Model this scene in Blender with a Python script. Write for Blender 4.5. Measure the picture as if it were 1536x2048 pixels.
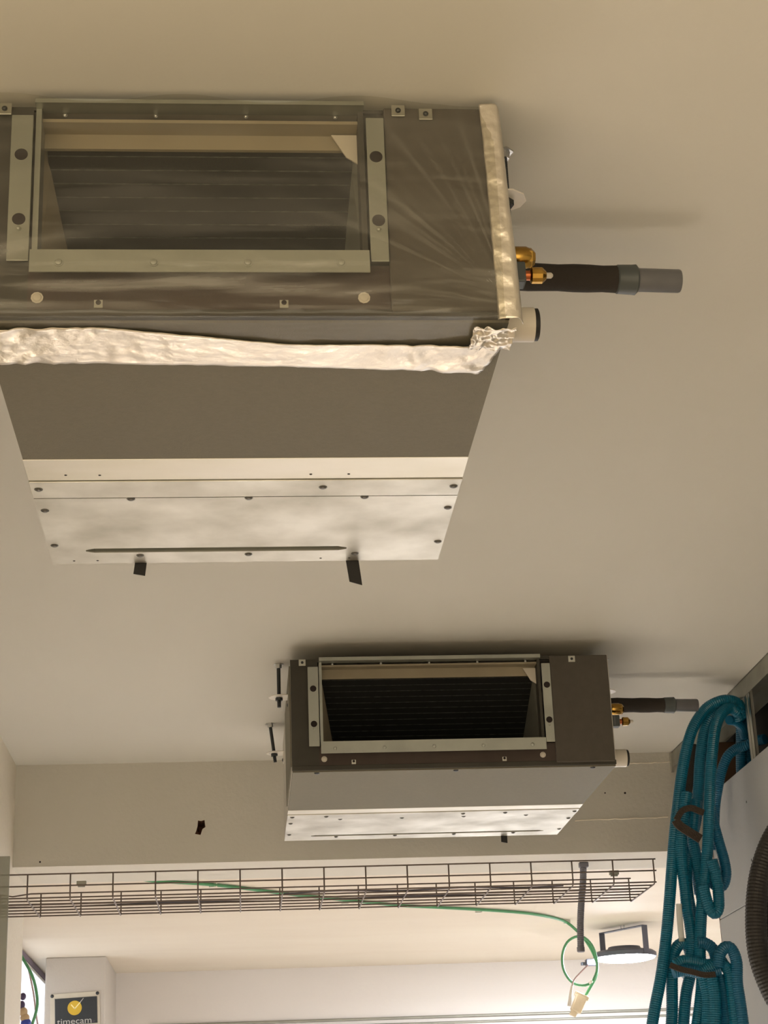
import bpy, bmesh, math, random
from mathutils import Vector, Matrix, noise
random.seed(7)
for o in list(bpy.data.objects): bpy.data.objects.remove(o, do_unlink=True)
SC = bpy.context.scene
COL = SC.collection
CZ = 1.6                                   # height of the camera above the floor

# ------------------------------------------------------------------ camera
FPX = 3600.0
PI_, YA, RO = math.radians(20.557), math.radians(4.924), math.radians(-2.256)
fwd = Vector((math.sin(YA)*math.cos(PI_), math.cos(YA)*math.cos(PI_), math.sin(PI_)))
r0 = Vector((math.cos(YA), -math.sin(YA), 0)); u0 = r0.cross(fwd)
right = math.cos(RO)*r0 + math.sin(RO)*u0; up = right.cross(fwd)
cam_d = bpy.data.cameras.new('camera'); cam = bpy.data.objects.new('camera', cam_d); COL.objects.link(cam)
cam_d.sensor_fit = 'VERTICAL'; cam_d.sensor_height = 36; cam_d.sensor_width = 27
cam_d.lens = FPX/2048*36; cam_d.clip_start = 0.05; cam_d.clip_end = 60
m = Matrix((right, up, -fwd)).transposed().to_4x4(); m.translation = (0, 0, CZ); cam.matrix_world = m
SC.camera = cam

# ------------------------------------------------------------------ world and exposure
W = bpy.data.worlds.new('world'); SC.world = W; W.use_nodes = True
W.node_tree.nodes['Background'].inputs[0].default_value = (1.0, 0.82, 0.56, 1)
W.node_tree.nodes['Background'].inputs[1].default_value = 0.78
SC.view_settings.view_transform = 'Standard'; SC.view_settings.look = 'None'
SC.view_settings.gamma = 1; SC.view_settings.use_curve_mapping = False
SC.view_settings.exposure = 2.0
LAMP_STRENGTH = 200.0
FILL_STRENGTH = 92.0

# ------------------------------------------------------------------ geometry from the survey of the place
def ray(px, py):
    return fwd + right*((px-768)/FPX) - up*((py-1024)/FPX)
def atY(px, py, Y):
    d = ray(px, py); p = d*(Y/d.y); return Vector((p.x, p.y, p.z+CZ))
def atZ(px, py, z):
    d = ray(px, py); p = d*((z-CZ)/d.z); return Vector((p.x, p.y, p.z+CZ))
def atX(px, py, X):
    d = ray(px, py); p = d*(X/d.x); return Vector((p.x, p.y, p.z+CZ))

ZC = CZ+1.115          # ceiling of the passage
YB = 4.90              # front of the beam
ZBB = CZ+0.838         # underside of the beam
YB2 = 5.18             # back of the beam
Z2 = CZ+0.888          # ceiling of the far room
YW = 7.86              # far wall
XL = -0.612            # left wall of the passage
XR = 1.205             # face of the partition

# ------------------------------------------------------------------ materials
MATS = {}
def lin(c):
    return tuple((x/12.92 if x <= .04045 else ((x+.055)/1.055)**2.4) for x in c)
def mat(name, col, rough=.6, metal=0.0, var=0.0, vscale=6.0, bump=0.0, bscale=80.0, spec=.5, col2=None, emit=None, alpha=None, stretch=None, rvar=0.0, trans=0.0):
    """col is sRGB 0..1; var mixes towards col2 (or a darker tone) with noise"""
    M = bpy.data.materials.new(name); M.use_nodes = True; nt = M.node_tree; N = nt.nodes; L = nt.links
    b = N['Principled BSDF']; c = lin(col)
    b.inputs['Base Color'].default_value = (*c, 1); b.inputs['Roughness'].default_value = rough
    b.inputs['Metallic'].default_value = metal; b.inputs['Specular IOR Level'].default_value = spec
    tc = N.new('ShaderNodeTexCoord'); mp = N.new('ShaderNodeMapping'); L.new(tc.outputs['Object'], mp.inputs['Vector'])
    if stretch: mp.inputs['Scale'].default_value = stretch
    if var > 0:
        n = N.new('ShaderNodeTexNoise'); n.inputs['Scale'].default_value = vscale; n.inputs['Detail'].default_value = 6
        L.new(mp.outputs[0], n.inputs['Vector'])
        rp = N.new('ShaderNodeValToRGB'); rp.color_ramp.elements[0].position = .35; rp.color_ramp.elements[1].position = .7
        c2 = lin(col2) if col2 else tuple(x*.55 for x in c)
        rp.color_ramp.elements[0].color = (*c, 1)
        rp.color_ramp.elements[1].color = tuple(c[i]*(1-var)+c2[i]*var for i in range(3))+(1,)
        L.new(n.outputs['Fac'], rp.inputs[0]); L.new(rp.outputs[0], b.inputs['Base Color'])
        if rvar > 0:
            mr = N.new('ShaderNodeMapRange'); mr.inputs['To Min'].default_value = rough-rvar; mr.inputs['To Max'].default_value = rough+rvar
            L.new(n.outputs['Fac'], mr.inputs['Value']); L.new(mr.outputs[0], b.inputs['Roughness'])
    if bump > 0:
        n2 = N.new('ShaderNodeTexNoise'); n2.inputs['Scale'].default_value = bscale; n2.inputs['Detail'].default_value = 4
        L.new(mp.outputs[0], n2.inputs['Vector'])
        bp = N.new('ShaderNodeBump'); bp.inputs['Strength'].default_value = bump; bp.inputs['Distance'].default_value = .01
        L.new(n2.outputs['Fac'], bp.inputs['Height']); L.new(bp.outputs[0], b.inputs['Normal'])
    if emit:
        b.inputs['Emission Color'].default_value = (*emit[0], 1); b.inputs['Emission Strength'].default_value = emit[1]
    if alpha is not None: b.inputs['Alpha'].default_value = alpha
    if trans: b.inputs['Transmission Weight'].default_value = trans
    MATS[name] = M; return M

mat('ceiling_paint', (.79,.78,.745), .75, var=.25, vscale=1.3, bump=.03, bscale=120, col2=(.755,.735,.69))
mat('wall_paint', (.90,.87,.81), .7, var=.3, vscale=2.0, bump=.15, bscale=60, col2=(.84,.80,.73))
mat('column_paint', (.75,.72,.68), .7, var=.3, vscale=2.5, bump=.1, bscale=90, col2=(.70,.67,.62))
mat('beam_paint', (.80,.785,.745), .8, var=.35, vscale=2.5, bump=.1, bscale=90, col2=(.76,.745,.70))
mat('far_wall_paint', (.86,.84,.82), .6, var=.3, vscale=1.5, bump=.1, bscale=40, col2=(.82,.79,.76))
mat('far_ceiling_paint', (.85,.81,.74), .7, var=.35, vscale=2.2, bump=.12, bscale=50, col2=(.80,.74,.66), stretch=(.6,2.0,1))
mat('floor_wood', (.84,.80,.75), .45, var=.5, vscale=3, col2=(.79,.74,.68), stretch=(1,8,1))
mat('brick', (.42,.27,.2), .9, var=.5, vscale=40)
mat('cavity_shade', (.13,.115,.085), .9, var=.5, vscale=7)  # very dark base colour puts the shade of the stud bay into the wall
mat('timber', (.38,.27,.18), .8, var=.6, vscale=9, stretch=(6,6,.6))
mat('galv', (.80,.80,.77), .34, 1.0, var=.55, vscale=9, col2=(.63,.62,.58), rvar=.12, bump=.03, bscale=30)
mat('galv_plate', (.83,.82,.78), .40, .85, var=.75, vscale=9, col2=(.60,.585,.53), rvar=.14, bump=.02, bscale=300)
mat('galv_strip', (.85,.83,.78), .36, .8, var=.5, vscale=5, col2=(.78,.76,.68), rvar=.1, stretch=(1,3,1))
mat('screw_grey', (.40,.39,.37), .45, .6, var=.3, vscale=90)
mat('bracket_glare', (.92,.90,.86), .38, .3, var=.25, vscale=30)  # whitened so the lamp reflection sits in the base colour
mat('galv_dull', (.62,.62,.58), .5, .6, var=.4, vscale=12, rvar=.1)
mat('flange_steel', (.66,.67,.64), .42, .7, var=.4, vscale=14, rvar=.1)
mat('steel_dark', (.30,.31,.32), .38, 1.0, var=.3, vscale=60)
mat('steel_bright', (.80,.80,.80), .3, 1.0, var=.3, vscale=60)
mat('mat_grey', (.455,.435,.375), .72, var=.35, vscale=160, bump=.12, bscale=500, spec=.45, col2=(.41,.39,.335))
mat('front_dark', (.27,.26,.235), .75, var=.3, vscale=20, spec=.3)
mat('front_brown', (.30,.26,.24), .75, var=.3, vscale=20, spec=.3)
mat('cover_grey', (.335,.315,.29), .8, var=.2, vscale=60, bump=.03, bscale=400, spec=.25)
mat('side_white', (.78,.76,.72), .5, .3, var=.3, vscale=10)
mat('inner_lining', (.62,.58,.50), .8, var=.3, vscale=12, spec=.2)
mat('coil_fin', (.045,.048,.05), .6, .2, var=.5, vscale=30)
mat('coil_line', (.36,.37,.35), .5, .6, var=.8, vscale=90, col2=(.08,.08,.08))
mat('hole_dark', (.14,.10,.10), .9, var=.4, vscale=50)
mat('brass', (.72,.57,.28), .26, 1.0, var=.4, vscale=50, col2=(.52,.37,.15))
mat('copper', (.72,.42,.26), .3, 1.0, var=.3, vscale=50)
mat('valve_grey', (.32,.34,.34), .5, .2, var=.3, vscale=40)
mat('pipe_foam', (.17,.145,.12), .85, var=.3, vscale=50, bump=.15, bscale=300)
mat('pvc_grey', (.40,.40,.41), .35, var=.25, vscale=30)
mat('pvc_collar', (.30,.32,.32), .4, var=.25, vscale=30)
mat('cap_white', (.80,.77,.72), .45, var=.15, vscale=20)
mat('black_rubber', (.05,.04,.045), .6, var=.4, vscale=30)
mat('foil', (.90,.87,.82), .36, .85, var=.35, vscale=14, col2=(.68,.64,.59), rvar=.1, bump=.25, bscale=45)
mat('tray_wire', (.44,.39,.36), .45, .5, var=.4, vscale=50)
mat('conduit_hazed', (.46,.46,.50), .55, var=.2, vscale=30)  # lightened to carry the bloom haze around the flood lamp
mat('cable_green', (.34,.60,.42), .5, var=.25, vscale=30)
mat('cable_dark', (.36,.35,.40), .5, var=.3, vscale=30)
mat('cable_pale', (.72,.62,.62), .5, var=.2, vscale=30)
mat('clip_white', (.88,.86,.82), .5, var=.15, vscale=60)
mat('socket_cream', (.88,.82,.70), .45, var=.25, vscale=30)
mat('lamp_grey', (.36,.37,.42), .45, .2, var=.2, vscale=30)
mat('lamp_lens', (1,1,1), .5, var=.02, emit=((.92,.97,1.06), LAMP_STRENGTH))
mat('fill_lens', (1,1,1), .5, var=.02, emit=((1.0,.97,.93), FILL_STRENGTH))
mat('fill_window_light', (.9,.93,1), .5, var=.02, emit=((.93,.96,1.0), .24))
mat('hose_teal', (.02,.40,.52), .33, var=.35, vscale=9, col2=(.02,.33,.44))
mat('hose_blue', (.04,.37,.51), .38, var=.3, vscale=9, col2=(.03,.32,.45))
mat('hose_black', (.13,.12,.12), .5, var=.3, vscale=20)
mat('hose_clear', (.75,.76,.72), .25, var=.2, vscale=30, alpha=.6)
mat('strap_brown', (.24,.20,.17), .85, var=.4, vscale=60, bump=.2, bscale=300)
mat('board_white', (.70,.71,.72), .75, var=.45, vscale=2.4, bump=.05, bscale=200, col2=(.60,.61,.61))
mat('sign_plate', (.80,.77,.70), .4, .2, var=.2, vscale=20)
mat('sign_black', (.17,.19,.20), .5, var=.25, vscale=40)
mat('sign_yellow', (.82,.68,.20), .5, var=.15, vscale=40)
mat('sign_cream', (.97,.92,.66), .5, var=.1, vscale=40)
mat('sign_letter', (.72,.71,.68), .5, var=.1, vscale=40)
mat('sign_purple', (.36,.30,.38), .5, var=.1, vscale=40)
mat('trunking', (.42,.36,.42), .6, var=.2, vscale=12)
mat('blue_plastic', (.20,.28,.66), .5, var=.2, vscale=30)
mat('purple_plastic', (.27,.22,.36), .5, var=.2, vscale=30)
mat('beige_plastic', (.76,.66,.52), .6, var=.2, vscale=30)
mat('acrylic', (.58,.59,.53), .35, var=.2, vscale=3, alpha=.6)

def film_material():
    M = bpy.data.materials.new('plastic_film'); M.use_nodes = True; nt = M.node_tree; N = nt.nodes; L = nt.links
    N.remove(N['Principled BSDF']); out = N['Material Output']
    tr = N.new('ShaderNodeBsdfTransparent'); tr.inputs[0].default_value = (.86,.85,.80,1)
    gl = N.new('ShaderNodeBsdfGlossy'); gl.inputs['Roughness'].default_value = .18; gl.inputs['Color'].default_value = (.95,.95,.95,1)
    df = N.new('ShaderNodeBsdfDiffuse'); df.inputs[0].default_value = (.75,.73,.66,1)
    tl = N.new('ShaderNodeBsdfTranslucent'); tl.inputs[0].default_value = (.75,.73,.66,1)
    tc = N.new('ShaderNodeTexCoord'); mp = N.new('ShaderNodeMapping'); mp.inputs['Scale'].default_value = (1.6,4,15)
    mp.inputs['Rotation'].default_value = (0, math.radians(7), 0)
    L.new(tc.outputs['Object'], mp.inputs['Vector'])
    n = N.new('ShaderNodeTexNoise'); n.inputs['Scale'].default_value = 2.6; n.inputs['Detail'].default_value = 6; n.inputs['Distortion'].default_value = .8
    L.new(mp.outputs[0], n.inputs['Vector'])
    sx = N.new('ShaderNodeSeparateXYZ'); L.new(tc.outputs['Object'], sx.inputs[0])
    st = N.new('ShaderNodeValToRGB'); zr = N.new('ShaderNodeMapRange')      # the film is creased most along its taped lower edge
    zr.inputs['From Min'].default_value = CZ+.84; zr.inputs['From Max'].default_value = CZ+1.10; L.new(sx.outputs['Z'], zr.inputs['Value']); L.new(zr.outputs[0], st.inputs[0])
    E = st.color_ramp.elements; E[0].position = .035; E[0].color = (.20,.20,.20,1); E[1].position = 1; E[1].color = (.13,.13,.13,1)
    for p_, v_ in ((.06,.50),(.25,.40),(.42,.15)):
        e = E.new(p_); e.color = (v_,v_,v_,1)
    rp = N.new('ShaderNodeMapRange'); rp.inputs['From Min'].default_value = .44; rp.inputs['From Max'].default_value = .68
    rp.inputs['To Min'].default_value = .04; L.new(n.outputs['Fac'], rp.inputs['Value']); L.new(st.outputs[0], rp.inputs['To Max'])
    # creases fanning out from the taped corner
    def mth(op, a_, b_=None):
        q = N.new('ShaderNodeMath'); q.operation = op
        for k_, v_ in ((0, a_), (1, b_)):
            if v_ is None: continue
            if isinstance(v_, (int, float)): q.inputs[k_].default_value = v_
            else: L.new(v_, q.inputs[k_])
        return q.outputs[0]
    dx = mth('SUBTRACT', sx.outputs['X'], .290); dz = mth('SUBTRACT', sx.outputs['Z'], CZ+.858)
    an = mth('ARCTAN2', dz, dx); ds = mth('SQRT', mth('ADD', mth('MULTIPLY', dx, dx), mth('MULTIPLY', dz, dz)))
    cv = N.new('ShaderNodeCombineXYZ'); L.new(mth('MULTIPLY', an, 15.0), cv.inputs[0]); L.new(mth('MULTIPLY', ds, 2.0), cv.inputs[1])
    n3 = N.new('ShaderNodeTexNoise'); n3.inputs['Scale'].default_value = 1.0; n3.inputs['Detail'].default_value = 4; L.new(cv.outputs[0], n3.inputs['Vector'])
    fan = N.new('ShaderNodeMapRange'); fan.inputs['From Min'].default_value = .50; fan.inputs['From Max'].default_value = .72; fan.inputs['To Max'].default_value = .17; L.new(n3.outputs['Fac'], fan.inputs['Value'])
    fall = N.new('ShaderNodeMapRange'); fall.inputs['From Min'].default_value = .10; fall.inputs['From Max'].default_value = .32; fall.inputs['To Min'].default_value = 1; fall.inputs['To Max'].default_value = 0; L.new(ds, fall.inputs['Value'])
    tot = mth('ADD', rp.outputs[0], mth('MULTIPLY', fan.outputs[0], fall.outputs[0]))
    ad = N.new('ShaderNodeMixShader'); ad.inputs[0].default_value = .5; L.new(df.outputs[0], ad.inputs[1]); L.new(tl.outputs[0], ad.inputs[2])
    m1 = N.new('ShaderNodeMixShader'); L.new(tot, m1.inputs[0]); L.new(tr.outputs[0], m1.inputs[1]); L.new(ad.outputs[0], m1.inputs[2])
    fr = N.new('ShaderNodeLayerWeight'); fr.inputs['Blend'].default_value = .5
    fp = mth('ADD', mth('MULTIPLY', mth('POWER', fr.outputs['Facing'], 4.0), .28), .03)
    bp = N.new('ShaderNodeBump'); bp.inputs['Strength'].default_value = .15; bp.inputs['Distance'].default_value = .004
    L.new(n.outputs['Fac'], bp.inputs['Height']); L.new(bp.outputs[0], gl.inputs['Normal']); 
    m2 = N.new('ShaderNodeMixShader'); L.new(fp, m2.inputs[0]); L.new(m1.outputs[0], m2.inputs[1]); L.new(gl.outputs[0], m2.inputs[2])
    L.new(m2.outputs[0], out.inputs['Surface']); MATS['plastic_film'] = M
film_material()

# ------------------------------------------------------------------ mesh helpers
class MB:
    def __init__(s): s.v = []; s.f = []
    def add(s, vs, fs):
        k = len(s.v); s.v += [tuple(v) for v in vs]; s.f += [tuple(i+k for i in f) for f in fs]; return s
    def box(s, x0, x1, y0, y1, z0, z1):
        vs = [(x,y,z) for z in (z0,z1) for y in (y0,y1) for x in (x0,x1)]
        return s.add(vs, [(0,2,3,1),(4,5,7,6),(0,1,5,4),(2,6,7,3),(0,4,6,2),(1,3,7,5)])
    def obox(s, c, ax, ay, az):
        c, ax, ay, az = map(Vector, (c, ax, ay, az))
        vs = [c+ax*i+ay*j+az*k for k in (-1,1) for j in (-1,1) for i in (-1,1)]
        return s.add(vs, [(0,2,3,1),(4,5,7,6),(0,1,5,4),(2,6,7,3),(0,4,6,2),(1,3,7,5)])
    def lathe(s, base, axis, prof, n=16, cap=True):
        """prof: list of (distance along axis, radius)"""
        base = Vector(base); a = Vector(axis).normalized()
        t = a.orthogonal().normalized(); b = a.cross(t); vs = []; fs = []
        for d, r in prof:
            for i in range(n):
                an = 2*math.pi*i/n; vs.append(base+a*d+(t*math.cos(an)+b*math.sin(an))*r)
        for k in range(len(prof)-1):
            for i in range(n):
                j = (i+1) % n; fs.append((k*n+i, k*n+j, (k+1)*n+j, (k+1)*n+i))
        if cap:
            fs.append(tuple(reversed(range(n)))); fs.append(tuple(range((len(prof)-1)*n, len(prof)*n)))
        return s.add(vs, fs)
    def cyl(s, p0, p1, r, n=12, r2=None):
        p0, p1 = Vector(p0), Vector(p1); d = p1-p0
        return s.lathe(p0, d, [(0, r), (d.length, r if r2 is None else r2)], n)
    def sweep(s, pts, rads, n=8, cap=True):
        P = [Vector(p) for p in pts]; k = len(P); fr = None; vs = []; fs = []
        for i in range(k):
            t = (P[min(i+1,k-1)]-P[max(i-1,0)])
            t = t.normalized() if t.length > 1e-9 else Vector((0,0,1))
            fr = t.orthogonal().normalized() if fr is None else (fr-t*fr.dot(t)).normalized()
            b = t.cross(fr); r = rads[i] if hasattr(rads, '__len__') else rads
            for j in range(n):
                a = 2*math.pi*j/n; vs.append(P[i]+(fr*math.cos(a)+b*math.sin(a))*r)
        for i in range(k-1):
            for j in range(n):
                q = (j+1) % n; fs.append((i*n+j, i*n+q, (i+1)*n+q, (i+1)*n+j))
        if cap:
            fs.append(tuple(reversed(range(n)))); fs.append(tuple(range((k-1)*n, k*n)))
        return s.add(vs, fs)
    def build(s, name, m, parent=None, smooth=False, bevel=0.0, loc=None, seg=2):
        me = bpy.data.meshes.new(name); me.from_pydata(s.v, [], s.f); me.update()
        bm = bmesh.new(); bm.from_mesh(me); bmesh.ops.recalc_face_normals(bm, faces=bm.faces); 
        if bevel > 0:
            bmesh.ops.bevel(bm, geom=list(bm.edges), offset=bevel, segments=seg, profile=.5, affect='EDGES', clamp_overlap=True)
        bm.to_mesh(me); bm.free()
        me.materials.append(MATS[m])
        if smooth:
            me.polygons.foreach_set('use_smooth', [True]*len(me.polygons))
            try: me.set_sharp_from_angle(angle=math.radians(40))
            except Exception: pass
        o = bpy.data.objects.new(name, me); COL.objects.link(o)
        if parent: o.parent = parent
        if loc is not None: o.location = loc
        return o
def empty(name, loc=(0,0,0)):
    o = bpy.data.objects.new(name, None); COL.objects.link(o); o.location = loc; o.empty_display_size = .05; return o
def tag(o, label=None, cat=None, group=None, kind=None):
    if label: o['label'] = label
    if cat: o['category'] = cat
    if group: o['group'] = group
    if kind: o['kind'] = kind
    return o
def struct(o, label=None): return tag(o, label, None, None, 'structure')
def like(o, parent=None, loc=None, rot=None):
    c = o.copy(); COL.objects.link(c); c.parent = parent
    if loc is not None: c.location = loc
    if rot is not None: c.rotation_euler = rot
    return c
def catmull(P, step):
    P = [Vector(p) for p in P]; out = []
    Q = [P[0]*2-P[1]]+P+[P[-1]*2-P[-2]]
    for i in range(1, len(Q)-2):
        a,b,c,d = Q[i-1],Q[i],Q[i+1],Q[i+2]; n = max(1, int((c-b).length/step))
        for k in range(n):
            t = k/n; out.append(.5*((2*b)+(c-a)*t+(2*a-5*b+4*c-d)*t*t+(3*b-a-3*c+d)*t**3))
    out.append(P[-1]); return out
def resample(P, step):
    P = catmull(P, step*.4); out = [P[0]]; acc = 0
    for i in range(1, len(P)):
        seg = (P[i]-P[i-1]).length; d = step-acc
        while d <= seg:
            out.append(P[i-1].lerp(P[i], d/seg)); d += step
        acc = seg-(d-step)
    return out

# ================================================================== the setting
struct(MB().box(-3, 5, -3.2, 9, -.06, 0).build('floor', 'floor_wood'), 'warm brown floor below the picture')
struct(MB().box(-2.6, 2.2, -3.2, YB, ZC, ZC+.12).build('ceiling', 'ceiling_paint'), 'beige painted ceiling carrying both duct units')
struct(MB().box(-1.4, 3.4, YB2, YW+.2, Z2, Z2+.12).build('ceiling.001', 'far_ceiling_paint'), 'bright cream ceiling of the room behind the beam')
struct(MB().box(XL-.3, XL, 1.35, YB2, 0, ZC).build('wall_left', 'wall_paint'), 'cream plastered wall along the left side')
struct(MB().box(-1.4, 3.4, YW, YW+.2, 0, Z2).build('wall_far', 'far_wall_paint'), 'white wall at the end of the far room')
XFL = atZ(52, 1910, Z2).x
struct(MB().box(XFL-.2, XFL, YB2, YW, 0, Z2).build('wall_far_left', 'far_wall_paint'), 'white left wall of the far room')
struct(MB().box(3.2, 3.4, YB2, YW, 0, Z2).build('wall_far_right', 'far_wall_paint'), 'white right wall of the far room')
struct(MB().box(1.302, 1.45, -3.2, YB, 0, ZC).build('wall_right', 'cavity_shade'), 'bare wall behind the steel stud partition, coloured dark for the shade in the bay')
struct(MB().box(1.45, 3.2, YB, YB2, 0, ZBB).build('wall_back', 'far_wall_paint'), 'wall beside the opening under the beam')

# beam with a broken hole in its face
def beam():
    hole_px = [(396,1641),(402,1642),(409,1640),(410,1648),(411,1654),(405,1658),(403,1664),(401,1670),(396,1669),(390,1668),(393,1660),(395,1652)]
    hp = [atY(x, y, YB) for x, y in hole_px]
    bm = bmesh.new()
    x0, x1, z0, z1 = XL-.3, 1.8, ZBB, ZC+.12
    def loop(ps):
        vs = [bm.verts.new(p) for p in ps]
        return vs, [bm.edges.new((vs[i], vs[(i+1) % len(vs)])) for i in range(len(vs))]
    ov, oe = loop([(x0,YB,z0),(x1,YB,z0),(x1,YB,z1),(x0,YB,z1)])
    hv, he = loop(hp)
    bmesh.ops.triangle_fill(bm, edges=oe+he, use_beauty=True)
    bv = [bm.verts.new((v.co.x, YB2, v.co.z)) for v in ov]
    for i in range(4): bm.faces.new((ov[i], ov[(i+1)%4], bv[(i+1)%4], bv[i]))
    bm.faces.new(bv[::-1])
    n0 = len(bm.faces)
    dv = [bm.verts.new((v.co.x+random.uniform(-.004,.004), YB+.07, v.co.z+random.uniform(-.004,.004))) for v in hv]
    ins = [bm.faces.new((hv[i], hv[(i+1)%len(hv)], dv[(i+1)%len(hv)], dv[i])) for i in range(len(hv))]
    ins.append(bm.faces.new(dv))
    bmesh.ops.recalc_face_normals(bm, faces=bm.faces)
    for fc in ins: fc.material_index = 1
    me = bpy.data.meshes.new('ceiling_beam'); bm.to_mesh(me); bm.free()
    me.materials.append(MATS['beam_paint']); me.materials.append(MATS['brick'])
    o = bpy.data.objects.new('ceiling_beam', me); COL.objects.link(o)
    struct(o, 'grey beige beam across the ceiling with a small broken hole')
    c = atY(394, 1664, YB)
    mb = MB()
    for k in range(5):
        p = c+Vector((random.uniform(-.006,.006), .012+.006*k, random.uniform(-.006,.008)))
        mb.obox(p, (random.uniform(.003,.006),0,.002), (0,.006,.001), (-.001,0,random.uniform(.003,.006)))
    mb.build('broken_brick', 'brick', o)
    # thin seams of filler on the right part of the beam face
    for (a, b) in (((1150,1641),(1336,1634)), ((1246,1527),(1345,1524))):
        p0, p1 = atY(*a, YB), atY(*b, YB); mb = MB(); pts = []
        for i in range(15):
            p = p0.lerp(p1, i/14); p.z += random.uniform(-.0012,.0012); p.y -= .0004; pts.append(p)
        mb.sweep(pts, [random.uniform(.0008,.0022) for _ in pts], 6); mb.build('filler_seam', 'wall_paint', o)
    for (x, y, rr) in ((80,1724,.0025),(1210,1586,.002),(1250,1586,.003)):
        p = atY(x, y, YB); MB().lathe(p+Vector((0,.002,0)), (0,-1,0), [(0,rr*1.2),(.003,rr),(.0035,rr*.4)], 8).build('nail_hole', 'hole_dark', o)
beam()

# right hand partition: ceiling track, stud and plasterboards
def partition():
    root = struct(empty('trim_1', (XR, 4.2, 0)), 'steel stud and plasterboard partition under construction on the right')
    def L(p): return Vector(p)-root.location
    y1 = YB-.002
    mb = MB(); t = .0012; h = .044; w = .075
    for (xa, xb, za, zb) in ((XR, XR+t, ZC-h, ZC-.001), (XR+w-t, XR+w, ZC-h, ZC-.001), (XR, XR+w, ZC-.001-t, ZC-.001)):
        mb.box(xa-root.location.x, xb-root.location.x, -3-root.location.y, y1-root.location.y, za, zb)
    tr = mb.build('steel_track', 'galv_dull', root)
    MB().box(-.006, .001, y1-4.2-.012, y1-4.2, ZC-.058, ZC-.004).build('track_end_tab', 'galv', tr)
    p = atX(1447, 1390, XR)
    MB().lathe(Vector((-.012, p.y-4.2, ZC)), (0,0,-1), [(0,.004),(.018,.004),(.018,.007),(.024,.007),(.024,.003),(.03,.002)], 10).build('ceiling_screw', 'steel_bright', tr, smooth=True)
    for pxx in (1497,):
        yc = atX(pxx, 1440, XR).y-4.2
        mb = MB(); d = .045
        mb.box(.002, .002+t, yc-d/2, yc+d/2, .05, ZC-.006)
        mb.box(.002, .016, yc+d/2-t, yc+d/2, .05, ZC-.006)
        mb.box(.002, .010, yc-d/2, yc-d/2+t, .05, ZC-.006)
        st = mb.build('steel_stud', 'galv', root)
        MB().box(.0010, .002, yc-.0016, yc+.0016, .05, ZC-.006).build('stud_rib', 'galv_dull', st)
        MB().box(.066, .073, yc-.062, yc-.060, .05, ZC-.006).build('stud_lip', 'galv', st)
    for k in range(3):
        yc = .1-.6*(k+1)
        mb = MB(); mb.box(.002, .0032, yc-.022, yc+.022, .05, ZC-.006).box(.002, .073, yc+.021, yc+.022, .05, ZC-.006)
        mb.build('steel_stud', 'galv', root)
    ze = atX(1425, 1594, XR).y-4.2
    zt = CZ+.906; zj = CZ+.597
    b1 = MB().box(-.0125, 0, -6.5, ze, zj+.001, zt).build('plasterboard', 'board_white', root, bevel=.0012)
    b2 = MB().box(-.0125, 0, -6.5, ze+.004, .01, zj-.001).build('plasterboard', 'board_white', root, bevel=.0012)
    for (x, y) in ((1493,1604),(1503,1720)):
        p = atX(x, y, XR-.0125)
        MB().lathe(p-root.location, (-1,0,0), [(-.001,.003),(.0006,.003),(.0009,.0015)], 8).build('board_screw', 'steel_dark', b1)
    MB().box(.012, .092, .37, .41, .05, ZC-.05).build('timber_board', 'timber', root, bevel=.003)
partition()

# ================================================================== ceiling duct units
UH = .245
def screw(parent, p, m='steel_dark', r=.0055, ax=(0,0,-1), base=[None]):
    """a pan-head screw with a washer, linked mesh"""
    key = (m, ax, r)
    if base[0] is None: base[0] = {}
    if key not in base[0]:
        o = MB().lathe((0,0,0), ax, [(-.0005,r*1.05),(.0008,r*1.05),(.0008,r*.80),(.0020,r*.66),(.0026,r*.25)], 10).build('screw', m, parent, smooth=True)
        base[0][key] = o; o.location = p; return o
    return like(base[0][key], parent, p)
def socket_part(parent, p0, p1, prof, name, m, n=20, smooth=True):
    p0 = Vector(p0); d = Vector(p1)-p0
    return MB().lathe(p0, d, [(t*d.length, r) for t, r in prof], n).build(name, m, parent, smooth=smooth)

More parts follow.
